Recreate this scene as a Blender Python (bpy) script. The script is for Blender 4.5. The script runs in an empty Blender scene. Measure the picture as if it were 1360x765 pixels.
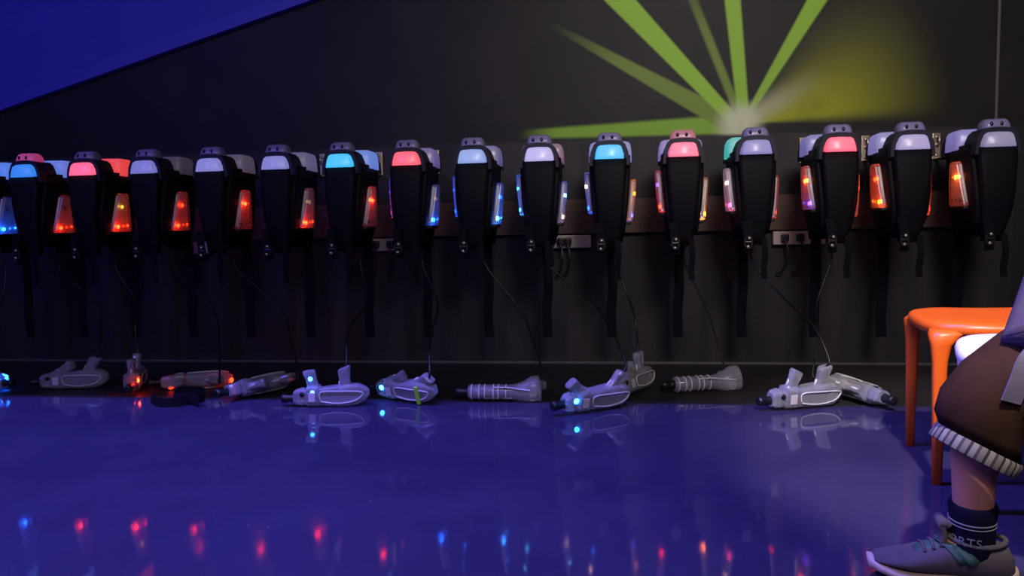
import bpy, bmesh, math, random
from math import sin, cos, pi, radians as R
from mathutils import Vector, Matrix, Euler
random.seed(7)
SC = bpy.context.scene
COL = SC.collection

# ------------------------------------------------------------------ materials
def srgb(r, g, b):
    f = lambda c: (c/255/12.92 if c/255 <= .04045 else ((c/255+.055)/1.055)**2.4)
    return (f(r), f(g), f(b), 1)

def mat(name, col, rough=.5, metal=0, emit=None, es=0, trans=0, spec=.5, sheen=0, noise=0, nscale=40, bump=0, bscale=200):
    m = bpy.data.materials.new(name); m.use_nodes = True
    nt = m.node_tree; b = nt.nodes['Principled BSDF']
    col = tuple(col[:3])+(1,)
    b.inputs['Base Color'].default_value = col
    b.inputs['Roughness'].default_value = rough
    b.inputs['Metallic'].default_value = metal
    b.inputs['Transmission Weight'].default_value = trans
    b.inputs['Specular IOR Level'].default_value = spec
    b.inputs['Sheen Weight'].default_value = sheen
    if emit:
        b.inputs['Emission Color'].default_value = tuple(emit[:3])+(1,)
        b.inputs['Emission Strength'].default_value = es
    if noise:
        tc = nt.nodes.new('ShaderNodeTexCoord'); n = nt.nodes.new('ShaderNodeTexNoise')
        n.inputs['Scale'].default_value = nscale; n.inputs['Detail'].default_value = 4
        mx = nt.nodes.new('ShaderNodeMix'); mx.data_type = 'RGBA'
        mx.inputs[6].default_value = tuple(max(0, c*(1-noise)) for c in col[:3])+(1,)
        mx.inputs[7].default_value = tuple(min(1, c*(1+noise)) for c in col[:3])+(1,)
        nt.links.new(tc.outputs['Object'], n.inputs['Vector'])
        nt.links.new(n.outputs['Fac'], mx.inputs[0]); nt.links.new(mx.outputs[2], b.inputs['Base Color'])
    if bump:
        tc = nt.nodes.new('ShaderNodeTexCoord'); n = nt.nodes.new('ShaderNodeTexNoise')
        n.inputs['Scale'].default_value = bscale; n.inputs['Detail'].default_value = 3
        bp = nt.nodes.new('ShaderNodeBump'); bp.inputs['Strength'].default_value = bump; bp.inputs['Distance'].default_value = .002
        nt.links.new(tc.outputs['Object'], n.inputs['Vector']); nt.links.new(n.outputs['Fac'], bp.inputs['Height'])
        nt.links.new(bp.outputs['Normal'], b.inputs['Normal'])
    return m

class NB:                                    # small node-math builder
    def __init__(s, m): s.nt = m.node_tree
    def _in(s, n, i, v):
        if isinstance(v, (int, float)): n.inputs[i].default_value = v
        else: s.nt.links.new(v, n.inputs[i])
    def m(s, op, a, b=0., c=None):
        n = s.nt.nodes.new('ShaderNodeMath'); n.operation = op
        s._in(n, 0, a); s._in(n, 1, b)
        if c is not None: s._in(n, 2, c)
        return n.outputs[0]
    def ss(s, v, e0, e1):
        n = s.nt.nodes.new('ShaderNodeMapRange'); n.interpolation_type = 'SMOOTHSTEP'
        s._in(n, 0, v); s._in(n, 1, e0); s._in(n, 2, e1); n.inputs[3].default_value = 0; n.inputs[4].default_value = 1
        return n.outputs[0]
    def mix(s, f, a, b):
        n = s.nt.nodes.new('ShaderNodeMix'); n.data_type = 'RGBA'
        s._in(n, 0, f)
        for i, v in ((6, a), (7, b)):
            if isinstance(v, tuple): n.inputs[i].default_value = tuple(v[:3])+(1,)
            else: s.nt.links.new(v, n.inputs[i])
        return n.outputs[2]

def mural_material():
    m = mat('mural_wall_paint', (.02, .017, .018), .55, spec=.25); nb = NB(m); nt = m.node_tree
    g = nt.nodes.new('ShaderNodeNewGeometry'); sp = nt.nodes.new('ShaderNodeSeparateXYZ')
    nt.links.new(g.outputs['Position'], sp.inputs[0]); X, Z = sp.outputs[0], sp.outputs[2]
    ns = nt.nodes.new('ShaderNodeTexNoise'); ns.inputs['Scale'].default_value = 3.; ns.inputs['Detail'].default_value = 6
    nt.links.new(g.outputs['Position'], ns.inputs['Vector']); N = ns.outputs['Fac']
    col = nb.mix(nb.ss(N, .3, .75), (.010, .0085, .009), (.017, .014, .014))
    hx, hz = .655, 1.185
    # airbrushed fan of olive haze right of the source
    dx = nb.m('SUBTRACT', X, hx-.03); dz = nb.m('SUBTRACT', Z, hz-.02)
    ang = nb.m('ARCTAN2', dz, dx); rad = nb.m('SQRT', nb.m('ADD', nb.m('MULTIPLY', dx, dx), nb.m('MULTIPLY', dz, dz)))
    fan = nb.m('MULTIPLY', nb.ss(ang, -.04, .10), nb.ss(ang, 1.05, .12))
    fan = nb.m('MULTIPLY', fan, nb.ss(rad, 1.0, .30)); fan = nb.m('MULTIPLY', fan, nb.ss(N, .0, .5))
    col = nb.mix(nb.m('MULTIPLY', fan, .95), col, (.34, .38, .012))
    # horizontal green bar
    def beam(col, a, b, w0, w1, soft, colr, alpha, fade0, fade1):
        d = Vector(b)-Vector(a); L = d.length; d /= L; n = Vector((-d.y, d.x))
        ux = nb.m('SUBTRACT', X, a[0]); uz = nb.m('SUBTRACT', Z, a[1])
        t = nb.m('ADD', nb.m('MULTIPLY', ux, d.x), nb.m('MULTIPLY', uz, d.y))
        s_ = nb.m('ABSOLUTE', nb.m('ADD', nb.m('MULTIPLY', ux, n.x), nb.m('MULTIPLY', uz, n.y)))
        w = nb.m('MULTIPLY_ADD', t, (w1-w0)/L, w0)
        k = nb.ss(nb.m('SUBTRACT', s_, w), soft, -soft)
        k = nb.m('MULTIPLY', k, nb.ss(t, -.015, .015))
        if fade0 is not None: k = nb.m('MULTIPLY', k, nb.ss(t, fade1*L, fade0*L))
        return nb.mix(nb.m('MULTIPLY', k, alpha), col, colr)
    G = (.31, .58, .045); GD = (.19, .29, .04)
    col = beam(col, (.62, 1.165), (-.44, 1.152), .045, .02, .012, G, .75, .8, 1.02)
    col = beam(col, (.60, 1.165), (-.27, 1.68), .05, .012, .008, GD, .95, .55, 1.05)
    col = beam(col, (.60, 1.185), (.02, 1.83), .026, .056, .007, G, .97, None, None)
    col = beam(col, (.625, 1.21), (.385, 1.82), .018, .020, .010, GD, .9, .5, 1.3)
    col = beam(col, (.645, 1.215), (.583, 1.85), .026, .038, .008, G, .93, None, None)
    col = beam(col, (.665, 1.205), (1.04, 1.83), .012, .046, .008, G, .9, None, None)
    # pale hot core and its streak
    col = beam(col, (.64, 1.175), (1.04, 1.40), .035, .05, .045, (.55, .55, .36), .75, .0, 1.05)
    core = nb.ss(nb.m('ADD', rad, 0.), .14, .03)
    col = nb.mix(nb.m('MULTIPLY', core, .9), col, (.66, .70, .46))
    # straight masked lower edge of the mural
    low = nb.ss(Z, 1.105, 1.125)
    vn = nt.nodes.new('ShaderNodeTexNoise'); vn.inputs['Scale'].default_value = 1.; vn.inputs['Detail'].default_value = 4
    mp = nt.nodes.new('ShaderNodeMapping'); mp.inputs['Scale'].default_value = (9, 1, .5)
    nt.links.new(g.outputs['Position'], mp.inputs[0]); nt.links.new(mp.outputs[0], vn.inputs['Vector'])
    plain = nb.mix(nb.ss(vn.outputs['Fac'], .3, .7), (.020, .018, .021), (.036, .032, .033))  # lower wall colour raised to offset the shade under the vests
    col = nb.mix(low, plain, col)
    nt.links.new(col, nt.nodes['Principled BSDF'].inputs['Base Color'])
    return m

def floor_material():
    m = mat('polished_blue_floor', (.02, .018, .1), .1, spec=.3); nb = NB(m); nt = m.node_tree
    b = nt.nodes['Principled BSDF']
    g = nt.nodes.new('ShaderNodeNewGeometry')
    n = nt.nodes.new('ShaderNodeTexNoise'); n.inputs['Scale'].default_value = 2.2; n.inputs['Detail'].default_value = 8
    nt.links.new(g.outputs['Position'], n.inputs['Vector'])
    v = nt.nodes.new('ShaderNodeTexVoronoi'); v.inputs['Scale'].default_value = 9; nt.links.new(g.outputs['Position'], v.inputs['Vector'])
    n2 = nt.nodes.new('ShaderNodeTexNoise'); n2.inputs['Scale'].default_value = 1.4; nt.links.new(g.outputs['Position'], n2.inputs['Vector'])
    fleck = nb.m('MULTIPLY', nb.ss(v.outputs['Distance'], .035, .015), nb.ss(n2.outputs['Fac'], .5, .62))
    c = nb.mix(nb.ss(n.outputs['Fac'], .3, .7), (.033, .028, .070), (.043, .037, .086))
    c = nb.mix(nb.m('MULTIPLY', fleck, .7), c, (.4, .4, .5))
    sm = nt.nodes.new('ShaderNodeMapping'); sm.inputs['Scale'].default_value = (14, 2.2, 1); sm.inputs['Rotation'].default_value = (0, 0, .7)
    v2 = nt.nodes.new('ShaderNodeTexVoronoi'); v2.inputs['Scale'].default_value = 2.2; nt.links.new(g.outputs['Position'], sm.inputs[0]); nt.links.new(sm.outputs[0], v2.inputs['Vector'])
    c = nb.mix(nb.m('MULTIPLY', nb.m('MULTIPLY', nb.ss(v2.outputs['Distance'], .05, .02), nb.ss(n2.outputs['Fac'], .48, .6)), .4), c, (.3, .3, .4))
    nt.links.new(c, b.inputs['Base Color'])
    nt.links.new(nb.m('MULTIPLY_ADD', nb.ss(n.outputs['Fac'], .3, .75), .06, .03), b.inputs['Roughness'])
    bp = nt.nodes.new('ShaderNodeBump'); bp.inputs['Strength'].default_value = .05; bp.inputs['Distance'].default_value = .002
    n3 = nt.nodes.new('ShaderNodeTexNoise'); n3.inputs['Scale'].default_value = 14
    nt.links.new(g.outputs['Position'], n3.inputs['Vector']); nt.links.new(n3.outputs['Fac'], bp.inputs['Height'])
    nt.links.new(bp.outputs['Normal'], b.inputs['Normal'])
    return m

M = dict(
    mural=mural_material(), floor=floor_material(),
    dark=mat('dark_wall_paint', (.02, .018, .022), .7, noise=.3, nscale=4),
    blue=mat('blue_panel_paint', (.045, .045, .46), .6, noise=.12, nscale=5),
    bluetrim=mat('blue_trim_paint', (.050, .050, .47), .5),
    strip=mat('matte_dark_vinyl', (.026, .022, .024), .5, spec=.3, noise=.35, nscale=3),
    grey=mat('grey_edge', (.09, .085, .09), .5, noise=.2, nscale=20),
    board=mat('brown_board', (.085, .042, .026), .6, noise=.35, nscale=9),
    plate=mat('white_plate', (.5, .42, .36), .4, noise=.15, nscale=30),
    fabric=mat('black_vest_fabric', (.0045, .0042, .006), .6, spec=.14, noise=.3, nscale=60, bump=.25),
    strap=mat('black_webbing', (.005, .005, .008), .8, spec=.1, bump=.3, bscale=400),
    arch=mat('navy_strap_rubber', (.016, .014, .03), .55, spec=.35),
    rubber=mat('black_rubber', (.008, .008, .01), .4),
    chrome=mat('worn_chrome', (.60, .5, .34), .3, metal=.7),
    steel=mat('black_steel', (.03, .03, .035), .35, metal=.6),
    sensor=mat('grey_sensor_plastic', (.26, .23, .42), .3, noise=.15, nscale=60),
    lens=mat('dark_lens', (.01, .01, .015), .1),
    gun=mat('frosted_clear_plastic', (.74, .73, .80), .16, trans=.74, noise=.2, nscale=50),
    core=mat('grey_circuit_core', (.10, .095, .11), .4, noise=.4, nscale=90),
    label=mat('white_label', (.62, .58, .62), .5, noise=.15, nscale=60),
    green=mat('lime_tag', (.35, .75, .05), .5),
    guide=mat('clear_light_guide', (.85, .82, .8), .2, trans=.15), added_reflector=mat('added_reflector_grey', (.42, .40, .42), .5, noise=.6, nscale=90),
    orange=mat('orange_chair_plastic', (.80, .125, .008), .38, noise=.04, nscale=60),
    white=mat('white_chair_plastic', (.82, .80, .82), .35, noise=.03, nscale=60),
    skin=mat('skin', (.56, .25, .15), .55, noise=.1, nscale=30),
    shorts=mat('brown_cotton', (.034, .015, .009), .9, spec=.1, noise=.3, nscale=25, bump=.3),
    shirt=mat('plum_grey_fleece', (.075, .058, .085), .95, spec=.1, noise=.3, nscale=20, bump=.4),
    tie=mat('grey_flap', (.11, .095, .14), .9, noise=.2, nscale=30),
    hair=mat('dark_brown_hair', (.02, .012, .008), .6),
    sock=mat('navy_sock', (.006, .006, .020), .95, spec=.05, bump=.3),
    sockwhite=mat('white_knit', (.17, .17, .21), .9),
    suede=mat('grey_suede', (.105, .085, .095), .9, spec=.15, noise=.2, nscale=40, bump=.2),
    shoegreen=mat('green_overlay', (.035, .10, .065), .6, noise=.2, nscale=40),
    sole=mat('cream_sole', (.60, .46, .36), .5),
    eye=mat('eye_white', (.7, .7, .7), .2), iris=mat('dark_iris', (.02, .012, .01), .2),
)
def hem_material():
    m = mat('ticking_stripe_hem', (.5, .5, .5), .8); nb = NB(m); nt = m.node_tree
    tc = nt.nodes.new('ShaderNodeTexCoord'); sp = nt.nodes.new('ShaderNodeSeparateXYZ')
    nt.links.new(tc.outputs['UV'], sp.inputs[0])
    f = nb.m('FRACT', nb.m('MULTIPLY', sp.outputs[0], 34.))
    c = nb.mix(nb.ss(f, .62, .68), (.25, .225, .19), (.022, .02, .022))
    f2 = nb.m('FRACT', nb.m('MULTIPLY', sp.outputs[0], 17.)); c = nb.mix(nb.m('MULTIPLY', nb.ss(f2, .5, .52), .45), c, (.10, .08, .065))
    nt.links.new(c, nt.nodes['Principled BSDF'].inputs['Base Color']); return m
M['hem'] = hem_material()

_glow = {}
def lamp_mat(rgb, k, name='shoulder_lamp_glow'):
    key = (rgb, k, name)
    if key not in _glow:
        c = srgb(*rgb)
        _glow[key] = mat('%s_%d_%d_%d' % ((name,)+rgb), (.28, .27, .30), .3, emit=c, es=k)
    return _glow[key]
def led_mat(rgb, k):
    key = ('led', rgb, k)
    if key not in _glow: _glow[key] = mat('led_%d_%d_%d' % rgb, (.1, .1, .1), .3, emit=srgb(*rgb), es=k)
    return _glow[key]
def lens_mat(rgb, k):
    key = ('lens', rgb, k)
    if key not in _glow:
        c = srgb(*rgb)
        _glow[key] = mat('chest_lamp_lens_%d_%d_%d' % rgb, tuple(.72+.25*x for x in c[:3]), max(.2, .26), trans=.93, emit=c, es=k*.28)
    return _glow[key]

# ------------------------------------------------------------------ mesh helpers
def obj(name, bm, m, parent=None, smooth=False, label=None):
    me = bpy.data.meshes.new(name)
    bmesh.ops.recalc_face_normals(bm, faces=bm.faces)
    if smooth:
        for f in bm.faces: f.smooth = True
    bm.to_mesh(me); bm.free()
    if m: me.materials.append(m)
    o = bpy.data.objects.new(name, me); COL.objects.link(o)
    if parent: o.parent = parent
    if label: o['label'] = label
    return o
def tag(o, label, cat, group=None, kind=None):
    o['label'] = label; o['category'] = cat
    if group: o['group'] = group
    if kind: o['kind'] = kind
    return o
def empty(name, loc, rot=(0, 0, 0)):
    o = bpy.data.objects.new(name, None); COL.objects.link(o); o.location = loc; o.rotation_euler = rot
    o.empty_display_size = .1; return o
def struct(name, bm, m):
    o = obj(name, bm, m); o['kind'] = 'structure'; return o
def box(bm, c, s, bevel=0, seg=2, rot=None):
    r = bmesh.ops.create_cube(bm, size=1)['verts']
    bmesh.ops.scale(bm, vec=s, verts=r)
    if bevel:
        es = {e for v in r for e in v.link_edges}
        g = bmesh.ops.bevel(bm, geom=list(es), offset=bevel, segments=seg, affect='EDGES', profile=.6)
        r = list({v for f in g['faces'] for v in f.verts} | {v for v in r if v.is_valid})
    if rot: bmesh.ops.transform(bm, matrix=rot.to_4x4() if not isinstance(rot, Matrix) or len(rot) == 3 else rot, verts=r)
    bmesh.ops.translate(bm, vec=c, verts=r)
    return r
def B(c, s, bevel=0, seg=2, rot=None):
    bm = bmesh.new(); box(bm, c, s, bevel, seg, rot); return bm
def loft(bm, rings, cap=True, closed=True):
    vs = [[bm.verts.new(p) for p in r] for r in rings]
    n = len(rings[0])
    for a, b in zip(vs, vs[1:]):
        for i in range(n if closed else n-1):
            j = (i+1) % n; bm.faces.new((a[i], a[j], b[j], b[i]))
    if cap and closed:
        bm.faces.new(vs[0][::-1]); bm.faces.new(vs[-1])
    return vs
def frame_rings(pts, rads, n=12, ry=None, up=Vector((0, 0, 1))):
    """Rings along a polyline: rads radius per point (ry: other radius)."""
    pts = [Vector(p) for p in pts]; out = []
    prev = None
    for i, p in enumerate(pts):
        t = (pts[min(i+1, len(pts)-1)]-pts[max(i-1, 0)]).normalized()
        if prev is None:
            a = up if abs(t.dot(up)) < .9 else Vector((1, 0, 0))
            u = (a-t*a.dot(t)).normalized()
        else:
            u = (prev-t*prev.dot(t)).normalized()
        prev = u; v = t.cross(u)
        r1 = rads[i] if not isinstance(rads, (int, float)) else rads
        r2 = ry[i] if isinstance(ry, (list, tuple)) else (ry if ry is not None else r1)
        out.append([p+u*r1*cos(2*pi*k/n)+v*r2*sin(2*pi*k/n) for k in range(n)])
    return out
def tube(bm, pts, r, n=8, ry=None): loft(bm, frame_rings(pts, r, n, ry))
def T(pts, r, n=8, ry=None):
    bm = bmesh.new(); tube(bm, pts, r, n, ry); return bm
def rrect(w, h, r, k=4):
    """rounded rectangle outline points (a,b) with half sizes w,h"""
    out = []
    for cx, cy, a0 in ((w-r, h-r, 0), (-w+r, h-r, 90), (-w+r, -h+r, 180), (w-r, -h+r, 270)):
        for i in range(k+1):
            a = R(a0+90*i/k); out.append((cx+r*cos(a), cy+r*sin(a)))
    return out
def ball(bm, c, r, s=(1, 1, 1), sub=2):
    v = bmesh.ops.create_icosphere(bm, subdivisions=sub, radius=r)['verts']
    bmesh.ops.scale(bm, vec=s, verts=v); bmesh.ops.translate(bm, vec=c, verts=v); return v
def smooth_path(pts, n=8):
    pts = [Vector(p) for p in pts]; P = [pts[0]]+pts+[pts[-1]]; out = []
    for i in range(1, len(P)-2):
        a, b, c, d = P[i-1:i+3]
        for k in range(n):
            t = k/n
            out.append(.5*((2*b)+(c-a)*t+(2*a-5*b+4*c-d)*t*t+(3*b-a-3*c+d)*t**3))
    out.append(pts[-1]); return out
def ribbon(bm, pts, w, th, wdir):
    """flat strap along pts; width along wdir"""
    pts = [Vector(p) for p in pts]; rings = []
    for i, p in enumerate(pts):
        t = (pts[min(i+1, len(pts)-1)]-pts[max(i-1, 0)]).normalized()
        u = Vector(wdir); u = (u-t*u.dot(t)).normalized(); v = t.cross(u)
        rings.append([p+u*w/2+v*th/2, p-u*w/2+v*th/2, p-u*w/2-v*th/2, p+u*w/2-v*th/2])
    loft(bm, rings)

# ------------------------------------------------------------------ camera
YAW, PITCH, ROLL, HC = R(7.5), R(-4.5), R(1.1), .68
f = Vector((-sin(YAW)*cos(PITCH), cos(YAW)*cos(PITCH), sin(PITCH)))
r = Vector((cos(YAW), sin(YAW), 0)); u = r.cross(f)
r2 = r*cos(ROLL)-u*sin(ROLL); u2 = r*sin(ROLL)+u*cos(ROLL)
cam = bpy.data.cameras.new('camera'); co = bpy.data.objects.new('camera', cam); COL.objects.link(co)
co.matrix_world = Matrix(((r2.x, u2.x, -f.x, 0), (r2.y, u2.y, -f.y, 0), (r2.z, u2.z, -f.z, HC), (0, 0, 0, 1)))
cam.sensor_width = 36; cam.lens = 36*980/1360; cam.clip_start = .05
SC.camera = co

# ------------------------------------------------------------------ the room
WY = 3.7; XL, XR, YF, H = -4.3, 3.4, -2.5, 3.0
struct('floor', B(((XL+XR)/2, (YF+WY)/2, -.05), (XR-XL+.4, WY-YF+.4, .1)), M['floor'])
struct('wall_back', B(((XL+XR)/2, WY+.06, H/2), (XR-XL+.4, .12, H)), M['mural'])
struct('wall_left', B((XL-.06, (YF+WY)/2, H/2), (.12, WY-YF+.4, H)), M['dark'])
struct('wall_right', B((XR+.06, (YF+WY)/2, H/2), (.12, WY-YF+.4, H)), M['dark'])
struct('wall_front', B(((XL+XR)/2, YF-.06, H/2), (XR-XL+.4, .12, H)), M['dark'])
struct('ceiling', B(((XL+XR)/2, (YF+WY)/2, H+.05), (XR-XL+.4, WY-YF+.4, .1)), M['dark'])
# unseen slab over the vest rack, added so it shades the floor by the wall
struct('unseen_shade_slab', B(((XL+XR)/2, (1.943+WY)/2, 2.36), (XR-XL, WY-1.943, .12)), M['dark'])
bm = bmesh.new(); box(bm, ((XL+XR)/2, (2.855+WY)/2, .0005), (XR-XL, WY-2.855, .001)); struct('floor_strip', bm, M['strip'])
struct('baseboard_back', B(((XL+XR)/2, WY-.005, .006), (XR-XL, .010, .012), .002), M['grey'])
struct('trim_1', B((1.768, WY-.004, 1.55), (.012, .008, 1.5), .002), M['grey'])
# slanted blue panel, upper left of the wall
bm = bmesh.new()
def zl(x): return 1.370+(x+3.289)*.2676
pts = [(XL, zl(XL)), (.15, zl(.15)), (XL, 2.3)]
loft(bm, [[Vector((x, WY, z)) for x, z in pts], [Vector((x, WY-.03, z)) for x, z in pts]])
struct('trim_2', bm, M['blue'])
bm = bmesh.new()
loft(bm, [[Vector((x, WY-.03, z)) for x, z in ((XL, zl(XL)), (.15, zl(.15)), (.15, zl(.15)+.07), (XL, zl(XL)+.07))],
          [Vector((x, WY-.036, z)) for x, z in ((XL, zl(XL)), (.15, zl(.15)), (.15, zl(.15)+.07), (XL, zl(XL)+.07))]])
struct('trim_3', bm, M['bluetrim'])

# mounting board behind the vests, sockets under it
bd = obj('mounting_board', B((-1.2, WY-.02, .739), (5.8, .04, .168), .004), M['board'])
tag(bd, 'long brown board fixed flat along the wall behind the hanging vests', 'board')
def wall_socket(x, w, label, plugs, flip=False):
    t = empty('wall_socket', (x, WY, .585))
    obj('cover_plate', B((0, -.02, .032), (w, .04, .064), .006), M['plate'], t)
    for q in plugs:
        p = obj('plug', B((q, -.055, .034), (.034, .035, .036), .008), M['rubber'], t)
        obj('cord', T(smooth_path([(q, -.07, .02), (q+.01, -.085, -.05), (q-.01, -.06, -.12), (q-.03, -.02, -.14)]), .004, 6), M['rubber'], p)
    tag(t, label, 'socket', 'socket plates under the brown board')
wall_socket(-2.165, .13, 'small pale socket plate leftmost under the brown board, below a red chest lamp', [-.03])
wall_socket(-1.13, .14, 'dim socket plate under the board between the first pink and red lamps and blue ones', [-.045, .03])
wall_socket(-.197, .225, 'wide pale socket plate with black plugs beside the vest with cyan lamp at middle', [-.08, -.035, 0.0])
wall_socket(.90, .24, 'rightmost socket plate under the board with dark plugs, above the frosted gun with two grips', [-.07, 0.0])

# ------------------------------------------------------------------ vests
VX = [-2.985, -2.681, -2.387, -2.08, -1.768, -1.457, -1.158, -.863, -.572, -.287, .01, .312, .6, .921, 1.20, 1.512]
VY = 3.262                                   # middle of each vest, between wall and room

def copy_tree(o, parent=None):
    c = o.copy(); COL.objects.link(c)
    if parent: c.parent = parent
    for ch in [x for x in KIDS.get(o.name, [])]: copy_tree(ch, c)
    CMAP.setdefault(o.name, []).append(c)
    return c
KIDS = {}; CMAP = {}
def index_kids(o):
    KIDS[o.name] = list(o.children)
    for ch in o.children: index_kids(ch)

# wall bracket (proto): plate + screws + arm reaching into the vest; base at plate centre
def make_bracket():
    t = empty('wall_bracket', (0, WY, 1.03))
    obj('mounting_plate', B((0, -.006, 0), (.036, .012, .12), .003), M['chrome'], t)
    for z in (-.042, .042):
        bm = bmesh.new(); ball(bm, (0, -.013, z), .008, (1, .5, 1), 2); obj('screw', bm, M['chrome'], t, True)
    obj('arm', T([(0, -.005, -.055), (0, -.06, -.06), (0, -.30, -.075), (0, -.535, -.09)], .009, 8), M['steel'], t, True)
    bm = bmesh.new(); tube(bm, smooth_path([(0, -.01, .01), (0, -.03, .005), (0, -.042, .02), (0, -.036, .045)], 5), .0055, 8)
    obj('hook', bm, M['chrome'], t, True)
    return t

def dome(y0, y1, w, h, z0, boxy=0.):
    """rounded lamp cover: arch section in x/z lofted along y with rounded ends"""
    rings = []; n = 6
    prof = lambda s, hh: [(-w/2*s, 0), (-w/2*s*.96, hh*.3), (-w/2*s*.88, hh*.66), (-w/2*s*.79, hh*.90), (-w/2*s*.62, hh*.99), (0, hh*1.02),
                          (w/2*s*.62, hh*.99), (w/2*s*.79, hh*.90), (w/2*s*.88, hh*.66), (w/2*s*.96, hh*.3), (w/2*s, 0)]
    if boxy:
        prof = lambda s, hh: [(-w/2*s, 0), (-w/2*s*.99, hh*.4), (-w/2*s*.96, hh*.75), (-w/2*s*.89, hh*.93), (-w/2*s*.74, hh), (0, hh*1.02),
                              (w/2*s*.74, hh), (w/2*s*.89, hh*.93), (w/2*s*.96, hh*.75), (w/2*s*.99, hh*.4), (w/2*s, 0)]
    ys = [(y0, .90, .72), (y0+.006, .96, .88), (y0+.016, 1, .97), (y0+.03, 1, 1), (y1-.03, 1, 1), (y1-.016, 1, .97), (y1-.006, .96, .88), (y1, .90, .72)]
    for y, s, k in ys: rings.append([Vector((x, y, z0+z)) for x, z in prof(s, h*k)])
    bm = bmesh.new(); loft(bm, rings); return bm

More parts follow.
